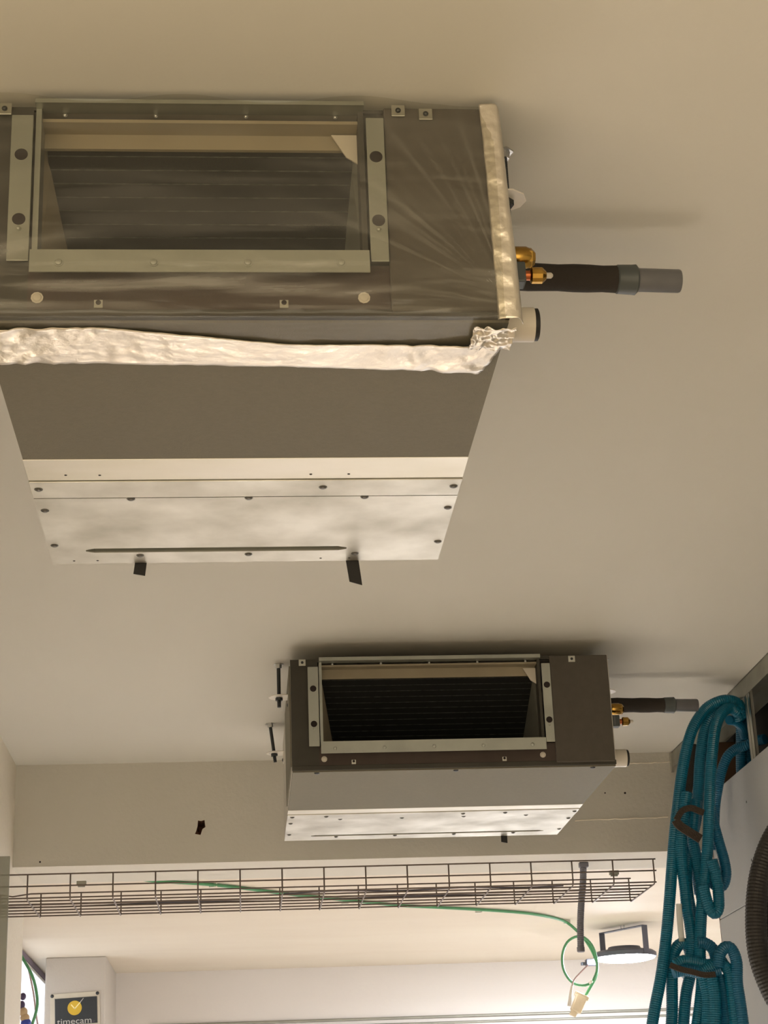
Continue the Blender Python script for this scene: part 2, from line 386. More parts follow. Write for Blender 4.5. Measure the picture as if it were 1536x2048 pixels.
def duct_unit(loc, Wd, D, H, ox0, ox1, label, sq, plate_pts, pins, mat_y, s1_y, s2_y, groove, tabs, hbr_left, hbr_right, dz=0.0):
    R = tag(empty('duct_unit', loc), label, 'air conditioner', 'ceiling duct units')
    t = .0015
    # casing: top, sides, back and inner partition
    mb = MB(); mb.box(0, Wd, .002, D, H-t, H); mb.box(0, t, .002, D, .002, H-t); mb.box(Wd-t, Wd, .002, D, .002, H-t); mb.box(t, Wd-t, D-t, D, .002, H-t)
    casing = mb.build('casing', 'side_white', R)
    MB().box(-.0025, 0, .015, D*.55, .012, H-.01).build('side_insulation', 'mat_grey', casing)
    # front: four frame pieces around the opening
    oz0, oz1 = .060+dz, .226+dz
    MB().box(0, ox0-.003, 0, .004, .010, H).build('front_frame', 'front_dark', R)
    MB().box(ox0-.003, ox1+.022, 0, .004, oz1+.012, H).build('front_frame', 'front_dark', R)
    low = MB().box(ox0-.003, ox1+.022, 0, .004, .010, oz0-.01).build('front_frame', 'front_brown', R)
    MB().box(0, Wd, -.002, .006, 0, .010).build('front_lip', 'front_dark', R, bevel=.001)
    cv = MB().box(ox1+.022, Wd-.003, -.006, .006, .006, H-.001).build('front_cover', 'cover_grey', R, bevel=.0015)
    # opening flanges
    fl = MB(); fl.box(ox0, ox1, -.016, .004, oz1+.011, oz1+.0125); fl.box(ox0, ox1, -.017, -.0155, oz1+.011, min(oz1+.022, H))
    topf = fl.build('flange_top', 'flange_steel', R)
    fl = MB(); fl.box(ox0, ox1, -.018, .012, oz0-.004, oz0-.002); fl.box(ox0, ox1, -.0195, -.018, oz0-.028, oz0-.002)
    botf = fl.build('flange_bottom', 'flange_steel', R)
    MB().box(ox0, ox0+.006, -.004, .03, oz0, oz1+.012).build('jamb', 'flange_steel', R)
    MB().box(ox1-.006, ox1, -.004, .03, oz0, oz1+.012).build('jamb', 'front_dark', R)
    n = max(3, int((ox1-ox0)/.1))
    for i in range(n+1):
        x = ox0+.03+(ox1-ox0-.06)*i/n
        screw(botf, (x, -.0195, oz0-.017), 'flange_steel', .0050, (0,-1,0))
        screw(botf, (x+.02, -.008, oz0-.0015), 'steel_dark', .0022, (0,0,1))
        screw(topf, (x, .004, oz1+.0085), 'steel_bright', .0022, (0,-1,0))
    for bx0, bx1 in ((ox0-.025, ox0-.002), (ox1+.002, ox1+.0215)):
        mb = MB(); mb.box(bx0, bx1, -.010, -.008, oz0-.010, oz1)
        br = mb.build('side_bracket', 'flange_steel', R, bevel=.0007)
        for z in (.099+dz, .177+dz):
            MB().lathe(((bx0+bx1)/2, -.0095, z), (0,-1,0), [(0,.0070),(.0008,.0070)], 16).build('bracket_hole', 'hole_dark', br)
        screw(br, ((bx0+bx1)/2, -.010, .088+dz), 'flange_steel', .003, (0,-1,0))
    # inside of the opening: ceiling lining, sides, slanted coil
    dpt = .27
    MB().box(ox0, ox1, .004, dpt, H-.016, H-.012).build('inner_top', 'inner_lining', R)
    MB().box(ox0, ox1, .028, .033, oz1-.018, H-.0145).build('inner_lip', 'inner_lining', R)
    MB().box(ox0, ox1, .006, dpt, .030, .034).build('drip_tray', 'coil_fin', R)
    for s, xx in ((1, ox0), (-1, ox1)):
        mb = MB(); a = xx; b = xx+s*.012; c = xx+s*(.060 if s > 0 else .034)
        mb.add([(a,.03,.034),(a,.03,H-.016),(b,.06,H-.016),(c,dpt,.034),(c,dpt,H-.016)], [(0,1,2),(0,2,3),(2,4,3)])
        mb.build('inner_side', 'inner_lining' if s > 0 else 'galv_dull', R)
    gx = ox1-.006
    MB().add([(gx-.028,.022,oz1-.002),(gx,.022,oz1-.002),(gx,.022,oz1-.038),(gx-.012,.022,oz1-.030),
              (gx-.028,.024,oz1-.002),(gx,.024,oz1-.002),(gx,.024,oz1-.038),(gx-.012,.024,oz1-.030)],
             [(0,3,2,1),(4,5,6,7),(0,1,5,4),(1,2,6,5),(2,3,7,6),(3,0,4,7)]).build('gusset', 'cap_white', R)
    ca, cb = Vector((0,.034,oz1-.006)), Vector((0,.225,.036))
    nrm = Vector((0,-(ca.z-cb.z),-(cb.y-ca.y))).normalized()
    bk = -nrm*.05
    mb = MB(); x0, x1 = ox0+.008, ox1-.010
    mb.add([(x0,*ca.yz),(x1,*ca.yz),(x1,*cb.yz),(x0,*cb.yz),(x0,*(ca+bk).yz),(x1,*(ca+bk).yz),(x1,*(cb+bk).yz),(x0,*(cb+bk).yz)],
           [(0,1,2,3),(7,6,5,4),(0,4,5,1),(1,5,6,2),(2,6,7,3),(3,7,4,0)])
    coil = mb.build('coil', 'coil_fin', R)
    mb = MB(); nl = 18
    for i in range(1, nl):
        q = ca.lerp(cb, i/nl)+nrm*.0004
        mb.obox(((x0+x1)/2, q.y, q.z), ((x1-x0)/2,0,0), (0, nrm.y*.0006, nrm.z*.0006), (0, (cb-ca).normalized().y*.0005, (cb-ca).normalized().z*.0005))
    tag(mb.build('coil_lines', 'coil_line', coil), kind='stuff')
    for (x, z) in sq:
        s_ = MB().box(x-.0075, x+.0075, -.009, -.0065, z-.007, z+.007).build('corner_plate', 'galv', R, bevel=.0006)
        screw(s_, (x, -.009, z), 'steel_dark', .003, (0,-1,0))
    for x in (ox0+.007, ox1-.006): screw(low, (x, 0, .024), 'cap_white', .0062, (0,-1,0))
    for x in (ox0+.07, ox1-.09):
        h_ = MB().box(x-.0045, x+.0045, -.0012, 0, .012, .021).build('slot_plate', 'galv', low)
        MB().lathe((x, -.0012, .018), (0,-1,0), [(0,.0028),(.0005,.0028)], 10).build('slot_hole', 'hole_dark', h_)
    # underside: grey mat, two galvanised strips, access plate
    MB().box(.001, Wd-.001, .004, mat_y, -.003, .002).build('bottom_mat', 'mat_grey', R)
    MB().box(0, Wd, mat_y, s1_y, -.0035, .002).build('bottom_strip', 'galv_strip', R, bevel=.0006)
    st2 = MB().box(0, Wd, s1_y+.0025, s2_y, -.0050, .002).build('bottom_strip', 'galv_plate', R, bevel=.0006)
    (gx0, gy0), (gx1, gy1) = groove; gh = .0088
    mb = MB(); ya, yb = s2_y+.0038, D; zp = -.0042
    pv = []
    for z in (zp, -.002):
        pv += [(0,ya,z),(Wd,ya,z),(Wd,yb,z),(0,yb,z)]
        pv += [(gx0,gy0-gh*.3,z),(gx0+.012,gy0-gh,z),(gx1-.012,gy1-gh,z),(gx1,gy1-gh*.3,z),(gx1,gy1+gh*.3,z),(gx1-.012,gy1+gh,z),(gx0+.012,gy0+gh,z),(gx0,gy0+gh*.3,z)]
    def ring(o): return [(o,o+1,o+6,o+5),(o,o+5,o+4),(o+1,o+7,o+6),(o+1,o+2,o+8,o+7),(o+2,o+9,o+8),(o+2,o+3,o+10,o+9),(o+3,o+11,o+10),(o+3,o,o+4,o+11)]
    pf = ring(0)+ring(12)+[(i,(i+1)%4,(i+1)%4+12,i+12) for i in range(4)]+[(4+i,4+(i+1)%8,16+(i+1)%8,16+i) for i in range(8)]
    mb.add(pv, pf); pl = mb.build('access_plate', 'galv_plate', R)
    for x, y in plate_pts:
        screw(st2 if y < s2_y-.003 else pl, (x, y, -.0050 if y < s2_y-.003 else -.0042), 'screw_grey', .0052)
    for x, y in pins:
        MB().lathe((x, y, -.0036 if y < s1_y else -.0042), (0,0,-1), [(0,.0018),(.0003,.0018)], 8).build('pin_hole', 'hole_dark', R)
    mb = MB(); gp = [(gx0,gy0-gh*.3),(gx0+.012,gy0-gh),(gx1-.012,gy1-gh),(gx1,gy1-gh*.3),(gx1,gy1+gh*.3),(gx1-.012,gy1+gh),(gx0+.012,gy0+gh),(gx0,gy0+gh*.3)]
    vs = [(x,y,-.0022) for x,y in gp]+[(x,y,.006) for x,y in gp]
    mb.add(vs, [(i,(i+1)%8,(i+1)%8+8,i+8) for i in range(8)]+[tuple(range(15,7,-1))])
    mb.build('stiffening_groove', 'galv_dull', pl)
    for (x, w_, ln_, sk) in tabs:
        MB().add([(x-w_/2,D+.001,.03),(x+w_/2,D+.001,.03),(x+w_/2+sk,D+.004,-ln_),(x-w_/2+sk*1.1,D+.004,-ln_*.86),
                  (x-w_/2,D+.003,.03),(x+w_/2,D+.003,.03),(x+w_/2+sk,D+.006,-ln_),(x-w_/2+sk*1.1,D+.006,-ln_*.86)],
                 [(0,1,2,3),(7,6,5,4),(0,4,5,1),(1,5,6,2),(2,6,7,3),(3,7,4,0)]).build('strap_end', 'black_rubber', R)
    # hanger brackets on the sides
    for side, ys in ((-1, hbr_left), (1, hbr_right)):
        for y in ys:
            xs = 0 if side < 0 else Wd
            zz = .200
            mb = MB(); pts = [(0,-.024),(.026,-.024),(.040,-.014),(.045,0),(.040,.014),(.026,.024),(0,.024)]
            vb = [(xs+side*px_, y+py_, zz) for px_, py_ in pts]+[(xs+side*px_, y+py_, zz+.002) for px_, py_ in pts]; k = len(pts)
            mb.add(vb, [tuple(range(k)), tuple(range(2*k-1, k-1, -1))]+[(i, (i+1)%k, (i+1)%k+k, i+k) for i in range(k)])
            mb.box(min(xs, xs+side*.002), max(xs, xs+side*.002), y-.021, y+.021, zz-.022, zz+.002)
            hb = mb.build('hanger_bracket', 'bracket_glare', R)
            screw(hb, (xs+side*.002, y+.012, zz-.014), 'steel_dark', .005, (side,0,0))
    # pipe connections on the right side
    P = lambda dx, y, z: Vector((Wd+dx, y, z))
    gas = empty('gas_connection', P(.024,.17,.165)); gas.parent = R
    q = Vector((0,0,0))
    socket_part(gas, q-Vector((.024,0,0)), q+Vector((.012,0,0)), [(0,.008),(1,.008)], 'stub', 'copper')
    MB().lathe((.008,0,0), (1,0,0), [(0,.010),(.002,.0125),(.016,.0125),(.019,.0115),(.020,.0125),(.027,.0120),(.031,.008),(.032,.002)], 6).build('flare_nut', 'brass', gas)
    MB().lathe((.010,0,0), (1,0,0), [(0,.0125),(.004,.0135),(.018,.0135),(.024,.011)], 18).build('nut_collar', 'brass', gas, smooth=True)
    liq = empty('liquid_connection', P(.026,.15,.131)); liq.parent = R
    MB().lathe((-.026,0,0), (1,0,0), [(0,.007),(.027,.007)], 12).build('stub', 'copper', liq, smooth=True)
    MB().box(-.004, .020, -.011, .011, -.013, .013).build('valve_body', 'valve_grey', liq, bevel=.002)
    MB().box(.0055, .010, -.0125, -.010, -.010, .012).build('valve_label', 'pvc_grey', liq)
    MB().lathe((.020,0,0), (1,0,0), [(0,.006),(.006,.006)], 12).build('stub', 'copper', liq, smooth=True)
    MB().lathe((.026,0,0), (1,0,0), [(0,.006),(.002,.0098),(.014,.0098),(.017,.007),(.019,.005)], 12).build('flare_nut', 'brass', liq)
    MB().lathe((.045,0,0), (1,0,0), [(0,.0035),(.006,.0035),(.008,.0015)], 10).build('tip', 'cap_white', liq, smooth=True)
    pp = empty('drain_pipe', P(0,.29,.206)); pp.parent = R
    A = Vector((0,0,0)); B = Vector((.19,.008,-.001)); Cc = Vector((.215,.009,-.0013)); E_ = Vector((.270,.011,-.002))
    mb = MB(); pts = [A.lerp(B, i/10) for i in range(11)]
    mb.sweep(pts, [.0172+.0006*math.sin(i*1.9) for i in range(11)], 20); mb.build('pipe_insulation', 'pipe_foam', pp, smooth=True)
    socket_part(pp, A.lerp(B, .985), Cc, [(0,.0165),(.08,.0185),(.75,.0190),(.9,.0195),(1,.0165)], 'pipe_collar', 'pvc_collar', 22)
    socket_part(pp, B, E_, [(0,.0150),(.97,.0150),(1,.0142),(1,.0125),(.9,.0125)], 'pipe_end', 'pvc_grey', 22)
    dc = empty('drain_port', P(0,.075,.030)); dc.parent = R
    MB().lathe((0,0,0), (1,0,0), [(0,.0205),(.006,.0205),(.007,.0192),(.038,.0192),(.038,.017)], 24).build('port_cap', 'cap_white', dc, smooth=True)
    MB().lathe((.038,0,0), (1,0,0), [(0,.0180),(.0045,.0180),(.0055,.016)], 24).build('rubber_rim', 'black_rubber', dc, smooth=True)
    return R

NEAR = Vector((-.263, 1.684, CZ+.850)); NW, ND, NH = .549, .760, .254
FAR = Vector((.108, 3.783, CZ+.837)); FW, FD, FH = .700, .795, .245
near_scr = [(.010,.468),(.371,.468),(.540,.468),(.010,.546),(.124,.506),(.276,.506),(.427,.506),(.541,.548),(.009,.682),(.124,.727),(.276,.727),(.427,.728),(.541,.682)]
near_pin = [(.048,.424),(.090,.425),(.354,.427),(.402,.427),(.030,.748),(.063,.748),(.379,.748),(.420,.748)]
unit_near = duct_unit(NEAR, NW, ND, NH, .050, .402, 'nearer grey duct unit wrapped in clear film and foil tape', [(.017,.246),(.440,.248),(.470,.244)],
    near_scr, near_pin, .374, .442, .500, ((.050,.706),(.414,.706)), [(.127,.016,.022,-.006),(.421,.019,.040,.008)], [.105, .69], [.100, .69], .012)
far_scr = [(.012,.484),(.093,.484),(.421,.484),(.523,.484),(.692,.486),(.128,.522),(.277,.522),(.427,.522),(.579,.522),(.692,.575),(.010,.565),(.010,.710),(.129,.752),(.278,.752),(.428,.752),(.580,.752),(.692,.715)]
unit_far = duct_unit(FAR, FW, FD, FH, .062, .547, 'farther uncovered duct unit showing its dark coil, beside the beam', [(.026,.236),(.618,.235)],
    far_scr, [], .412, .458, .516, ((.065,.735),(.655,.735)), [(.563,.016,.022,.0)], [.150, .700], [.150, .700])
for x in (.053, .352, .650):
    MB().lathe((x, .012, -.003), (0,0,-1), [(0,.006),(.002,.005),(.003,.002)], 10).build('edge_screw', 'steel_dark', unit_far)

# threaded hanger rods
def hanger_rod(top, bottom, label):
    R = tag(empty('hanger_rod', top), label, 'threaded rod', 'threaded rods holding the duct units')
    d = Vector(bottom)-Vector(top); n = int(d.length/.0012); pts = []; rr = []
    for i in range(n+1):
        pts.append(d*(i/n)); rr.append(.0040+(.0005 if i % 2 else 0))
    MB().sweep(pts, rr, 10).build('threaded_bar', 'steel_dark', R)
    MB().lathe((0,0,0), d, [(0,.012),(.0018,.012),(.0018,.008),(.010,.007)], 6).build('ceiling_nut', 'steel_bright', R)
    a = d.normalized(); q = d-a*.014
    MB().lathe(q-a*.011, a, [(0,.0135),(.0016,.0135)], 18).build('washer', 'steel_bright', R)
    MB().lathe(q-a*.0095, a, [(0,.0085),(.008,.0085)], 6).build('lock_nut', 'steel_dark', R)
def rods():
    zb = .200
    for (base, Wd, side, y, lean, lab) in (
        (FAR, FW, -1, .150, 0, 'front threaded rod left of the farther duct unit'),
        (FAR, FW, -1, .700, -.012, 'rear threaded rod left of the farther duct unit'),
        (FAR, FW, 1, .150, 0, 'threaded rod right of the farther duct unit above its grey pipe'),
        (NEAR, NW, 1, .100, 0, 'threaded rod right of the nearer duct unit above its brass nuts')):
        x = (0 if side < 0 else Wd)+side*.022
        p = base+Vector((x, y, zb))
        hanger_rod((p.x+lean, p.y, ZC), (p.x, p.y, p.z-.022), lab)
rods()

# ---- foil tape and film on the nearer unit
def crumple(grid, amp, sc, seed):
    return [[Vector(p)+Vector((0,0,0)) for p in row] for row in grid]
def sheet(name, fn, nu, nv, m, thick=.0004, smooth=True):
    vs = []; fs = []
    for j in range(nv+1):
        for i in range(nu+1): vs.append(fn(i/nu, j/nv))
    for j in range(nv):
        for i in range(nu):
            a = j*(nu+1)+i; fs.append((a, a+1, a+nu+2, a+nu+1))
    o = MB().add(vs, fs).build(name, m, None, smooth=False)
    if smooth: o.data.polygons.foreach_set('use_smooth', [True]*len(o.data.polygons))
    if thick:
        md = o.modifiers.new('thickness', 'SOLIDIFY'); md.thickness = thick; md.offset = 0
    return o
def nz(p, s, seed=0): return noise.noise(Vector((p[0]*s+seed*7.3, p[1]*s-seed*3.1, p[2]*s+seed)))
def ridge(p, s, seed=0): return 1-2*abs(nz(p, s, seed))
NX, NY, NZ = NEAR
def tapes():
    # long strip along the lower front edge: v=0 on the bottom rear edge, v=1 lapping the front edge
    def f1(u, v):
        x = -.012+u*(.543+.016*v); yb = .084+.028*u+.0022*nz((x*14,0,0),1,4)
        front = .005+.042*min(1, max(0, (u-.24)/.36))
        if u > .85: front -= .004*(u-.85)/.15
        y = yb*(1-v)+front*v
        am = .0007+.0030*max(0, (u-.78)/.22)+.0022*max(0, (.25-u)/.25)
        big = max(0, ridge((x*1.2,y*.5,0), 22, 21))**3
        z = -.0066-am*(.5+.7*ridge((x,y,0), 30, 1)+.35*ridge((x,y,0), 80, 2)+.8*big)
        return NEAR+Vector((x, y, z))
    o = sheet('foil_tape', f1, 180, 18, 'foil'); tag(o, 'long bright foil tape strip along the lower front edge of the nearer unit', 'tape', 'foil tape on the nearer unit')
    def f2(u, v):   # vertical strip up the right end of the front face
        z = -.006+v*.262; x = .529+.006*(1-v)+u*(.028-.004*v)
        bulge = .006*math.sin(math.pi*u)**.5*(0.4+.6*(1-v))
        y = -.0085-bulge*.5-.0020*ridge((x,z,0), 34, 5)-.0009*ridge((x,z,0), 100, 6)+(.012*max(0,(u-.8)/.2))
        return NEAR+Vector((x+.0012*nz((z*12,u,0),1,3), y, z))
    o = sheet('foil_tape', f2, 12, 110, 'foil'); tag(o, 'upright foil tape strip down the right edge of the nearer unit', 'tape', 'foil tape on the nearer unit')
    def f3(u, v):   # short crumpled patch at the corner
        x = .510+.045*u; y = -.004+.052*v+.004*nz((u*6,0,0),1,8)
        z = -.0105-.0030*ridge((x,y,0), 60, 9)-.0018*ridge((x,y,0), 140, 10)
        return NEAR+Vector((x+.002*nz((y*90,0,0),1,2), y, z))
    o = sheet('foil_tape', f3, 44, 40, 'foil'); tag(o, 'short crumpled foil tape patch at the lower right corner of the nearer unit', 'tape', 'foil tape on the nearer unit')
tapes()
def film():
    # clear stretch film: over the front, round the lower edge and under the foil tape
    def fn(u, v):
        x = -.03+u*.572
        if v < .80:
            w = v/.80; z = NH+.001+.005*math.sin(u*19)*max(0,1-w*9)-w*(NH+.008)
            y = -.0225-.010*math.sin(math.pi*w)+.004*(1-w)
            y -= (.0010*ridge((x*.5,0,z*3+x*.8), 12, 3)+.0006*ridge((x*.4,0,z*4-x*.6), 34, 4))*(.15+.85*w)
            if u > .9: y += (u-.9)/.1*.012
        else:
            w = (v-.80)/.20; y = -.0225+w*.090; z = -.0040-.0030*(1-w)-.0004*ridge((x,y*4,0), 22, 6)
        return NEAR+Vector((x, y, z))
    o = sheet('plastic_film', fn, 150, 110, 'plastic_film', thick=0)
    tag(o, 'clear wrinkled plastic film stretched over the front of the nearer unit', 'plastic film')
film()

# ================================================================== wire mesh cable tray
def tray():
    yn, yf = 4.335, 4.625; z0, z1 = CZ+.668, CZ+.7235; xe = .996
    R = tag(empty('cable_tray', (xe, yn, z0)), 'grey wire mesh cable tray hanging below the beam', 'cable tray')
    x0 = XL+.001
    def wire(y, z, xa, xb, bend=None):
        pts = [(xa-xe, y-yn, z-z0)]
        if bend: pts += [(bx-xe, y-yn, z-z0+bz) for bx, bz in bend]
        pts.append((xb-xe, y-yn, z-z0))
        MB().sweep(pts, .0018, 8).build('long_wire', 'tray_wire', R, smooth=True)
    n = 7
    for i in range(n): wire(yn+(yf-yn)*i/(n-1), z0, x0, xe+.004)
    for z in (z1, z0+(z1-z0)*.5):
        wire(yn, z, x0, xe+.006)
    wire(yf, z1, x0, xe+.004, [(-.60,-.002),(-.575,-.006),(-.53,.0)]); wire(yf, z0+(z1-z0)*.5, x0, xe+.004)
    h = z1-z0; w = yf-yn; rc = .012
    prof = [(0,h)]+[(rc-rc*math.cos(a), rc-rc*math.sin(a)) for a in [i*math.pi/8 for i in range(5)]]
    prof = [(y-.004, z-.004 if k else z) for k, (y, z) in enumerate(prof)]
    full = [(0,y,z) for y, z in prof]+[(0,w-y,z) for y, z in reversed(prof)]
    first = None; k = 0
    while xe-.001-.1*k > x0:
        if first is None: first = MB().sweep(full, .0018, 8).build('cross_wire', 'tray_wire', R, smooth=True); first.location = (-.001,0,0)
        else: like(first, R, (-.001-.1*k, 0, 0))
        k += 1
    for px, py in ((163,1767),(1228,1746)):
        p = atY(px, py, yf-.005); q = p-R.location
        MB().box(q.x-.012, q.x+.012, q.y-.006, q.y+.006, q.z-.005, q.z+.006).box(q.x-.009, q.x+.009, q.y-.004, q.y+.004, q.z-.009, q.z-.005).build('tray_clamp', 'galv_dull', R, bevel=.001)
    # cables lying in the tray
    def cable(y, z, xa, xb, r, m, lab, seed):
        pts = []; nn = 40
        for i in range(nn+1):
            x = xa+(xb-xa)*i/nn; pts.append(Vector((x, y+.012*math.sin(i*.35+seed), z+r)))
        o = MB().sweep(pts, r, 10).build('data_cable', m, None, smooth=True); tag(o, lab, 'cable', 'cables lying in the tray')
    cable(4.50, z0+.0025, -.6, .72, .0021, 'cable_dark', 'dark cable lying in the middle of the wire tray', 0)
    cable(4.385, z0+.0025, .1, .78, .0021, 'cable_dark', 'short dark cable along the front of the wire tray', 2)
tray()

# corrugated grey conduit hanging behind the tray
def ribbed(pts, r, rib, pitch, n, name, m, parent=None):
    P = resample(pts, pitch/2); rr = [r+(rib if i % 2 else 0) for i in range(len(P))]
    return MB().sweep(P, rr, n).build(name, m, parent, smooth=False)
def conduit():
    top = Vector((atY(1168,1742,5.05).x, 5.05, ZBB)); pts_px = [(1166,1765),(1163,1800),(1161,1840),(1161,1875),(1162,1903)]
    R = tag(empty('conduit', top), 'grey corrugated conduit hanging from the beam near the lamp', 'conduit')
    P = [top]+[atY(x, y, 5.05) for x, y in pts_px]
    P = [p-top for p in P]
    ribbed(P, .0088, .0012, .0052, 14, 'corrugated_tube', 'conduit_hazed', R)
    MB().box(-.013, .013, -.01, .01, -.014, 0).build('conduit_clamp', 'conduit_hazed', R, bevel=.002)
    e = P[-1]; MB().lathe(e+Vector((0,0,.012)), (0,0,-1), [(0,.0108),(.012,.0108),(.014,.0085)], 14).build('tube_end', 'conduit_hazed', R, smooth=True)
conduit()

# ================================================================== far room: flood lamp, green cable, column sign
def lamp():
    ring = atZ(1237, 1851, Z2); ring.z = Z2
    a = Vector((.12,-.20,0)).normalized(); b = Vector((a.y,-a.x,0)); rad = .118
    c0 = atY(1250, 1916, ring.y); zc = c0.z
    hook = tag(empty('flood_lamp', (c0.x, ring.y, zc)), 'round grey flood lamp glowing white under the far ceiling', 'lamp')
    H = MB().lathe((0,0,0), (0,0,1), [(0,rad-.004),(.002,rad),(.016,rad),(.024,rad-.012),(.030,rad*.55),(.040,rad*.5),(.044,rad*.2)], 40).build('housing', 'lamp_grey', hook, smooth=True)
    MB().lathe((0,0,-.001), (0,0,-1), [(0,rad-.008),(.003,rad-.010),(.008,rad-.030),(.011,rad-.060),(.012,.01)], 40).build('lens', 'lamp_lens', hook)
    hb = .105; wd = .0125; ra = .118
    for s in (-1, 1):
        MB().obox(a*ra*s+Vector((0,0,hb/2)), a*.0018, b*wd, Vector((0,0,hb/2))).build('bracket_leg', 'lamp_grey', hook)
    MB().obox((0,0,hb), a*(ra+.0018), b*wd, (0,0,.0015)).build('bracket_bar', 'lamp_grey', hook)
    pts = [Vector((0,0,hb+.010))+a*.009*math.cos(i*math.pi/8)+Vector((0,0,.012*math.sin(i*math.pi/8))) for i in range(17)]
    MB().sweep(pts, .0014, 8).build('hanging_ring', 'steel_bright', hook, smooth=True)
    MB().sweep([Vector((0,0,hb+.02)), Vector((0,0,Z2-zc))], .0018, 8).build('hanging_wire', 'steel_bright', hook)
    q = atY(1183, 1925, ring.y)-hook.location
    MB().obox(q, (.022,0,0), (0,.016,0), (0,0,.012)).build('terminal_box', 'lamp_grey', hook, bevel=.003)
    MB().obox(q+Vector((-.03,0,-.004)), (.010,0,0), (0,.006,0), (0,0,.006)).build('cable_gland', 'lamp_grey', hook, bevel=.002)
    return hook
lamp_o = lamp()
def cables_far():
    YL = lamp_o.location.y-.20
    P = [atZ(x, y, Z2-.0065) for x, y in [(255,1752),(300,1761),(345,1764),(420,1769),(500,1778),(560,1786),(640,1795),(720,1803),(800,1811),(880,1815),(955,1819),(1040,1825),(1090,1832),(1128,1842)]]
    last = P[-1]
    Y1 = last.y
    P += [atY(x, y, Y1) for x, y in [(1150,1858),(1172,1882),(1188,1910),(1195,1935),(1190,1958),(1182,1972),(1172,1990),(1168,1998)]]
    pts = resample(P, .02)
    R = tag(empty('green_cable', pts[0]), 'green cable clipped across the far ceiling and looped beside the lamp', 'cable')
    MB().sweep([p-pts[0] for p in pts], .0052, 10).build('cable_run', 'cable_green', R, smooth=True)
    lp = [atY(x, y, Y1-.012) for x, y in [(1183,1966),(1168,1971),(1150,1968),(1136,1956),(1126,1935),(1125,1908),(1134,1885),(1150,1874),(1166,1874),(1182,1888),(1192,1912),(1194,1940),(1186,1962)]]
    lp = resample(lp, .012)
    MB().sweep([p-pts[0] for p in lp], .0048, 10).build('cable_loop', 'cable_green', R, smooth=True)
    q = atY(1182, 1965, Y1-.016)-pts[0]
    MB().lathe(q-Vector((.004,0,-.006)), (.5,0,-.8), [(0,.008),(.010,.008)], 10).build('cable_tie', 'clip_white', R)
    for (x, y) in ((424,1766),(688,1800),(955,1818),(1132,1840)):
        p = atZ(x, y, Z2); C = MB(); C.box(-.009, .009, -.007, .007, -.014, 0).lathe((.012,0,0),(0,0,-1),[(0,.004),(.012,.004)],8)
        o = C.build('cable_clip', 'clip_white', None, bevel=0); o.location = p
        tag(o, {424:'white cable clip at the left end of the green cable',688:'white cable clip on the green cable behind the wire tray',955:'white cable clip midway between tray and lamp',1132:'white cable clip where the green cable turns down'}[x], 'cable clip', 'clips on the green cable')
    c = atY(1157, 2008, Y1); ax = Vector((.45,0,.89)); pr_ = Vector((.89,0,-.45))
    S = tag(empty('cable_socket', c), 'cream plug and socket dangling below the green cable loop', 'plug')
    MB().obox((0,0,0), pr_*.020, (0,.014,0), ax*.030).build('socket_body', 'socket_cream', S, bevel=.004)
    MB().obox(ax*.030, pr_*.026, (0,.012,0), ax*.008).build('socket_collar', 'socket_cream', S, bevel=.003)
    MB().obox(-ax*.036-pr_*.004, pr_*.012, (0,.009,0), ax*.012).build('plug_end', 'socket_cream', S, bevel=.003)
    w = [atY(x, y, Y1-.035) for x, y in [(1176,1930),(1162,1944),(1148,1960),(1143,1978),(1140,2000),(1138,2016)]]
    w = resample(w, .012); k = int(len(w)*.55)
    o = tag(empty('lamp_cord', w[0]), 'thin pale cord running from the lamp box down to the plug', 'cord')
    MB().sweep([p-w[0] for p in w[:k+1]], .0028, 8).build('cord_run', 'cable_pale', o, smooth=True)
    MB().sweep([p-w[0] for p in w[k:]], [.0045+.003*i/max(1,len(w)-k) for i in range(len(w)-k)], 8).build('cord_grip', 'clip_white', o, smooth=True)
cables_far()

def fill_lamp():
    # unseen tripod light added to brighten the passage by bounce off the floor
    R = tag(empty('fill_lamp', (-.02, 4.20, 0)), 'added unseen fill lamp on a tripod, shining down on the passage floor below the tray', 'lamp')
    zt = .52
    for k in range(3):
        a = 2*math.pi*k/3+.4
        MB().sweep([Vector((.22*math.cos(a)+.16, .22*math.sin(a), 0)), Vector((.16, 0, .4))], .009, 8).build('leg', 'steel_dark', R)
    MB().sweep([Vector((.16,0,.36)), Vector((.16,0,zt+.06))], .011, 10).build('pole', 'steel_dark', R)
    MB().box(.0, .17, -.012, .012, zt+.035, zt+.055).build('arm', 'lamp_grey', R, bevel=.002)
    MB().lathe((0,0,zt), (0,0,1), [(0,.115),(.02,.115),(.035,.06),(.04,.02)], 32).build('housing', 'lamp_grey', R, smooth=True)
    MB().lathe((0,0,zt-.001), (0,0,-1), [(0,.105),(.002,.104),(.003,.09)], 32).build('lens', 'fill_lens', R)
fill_lamp()

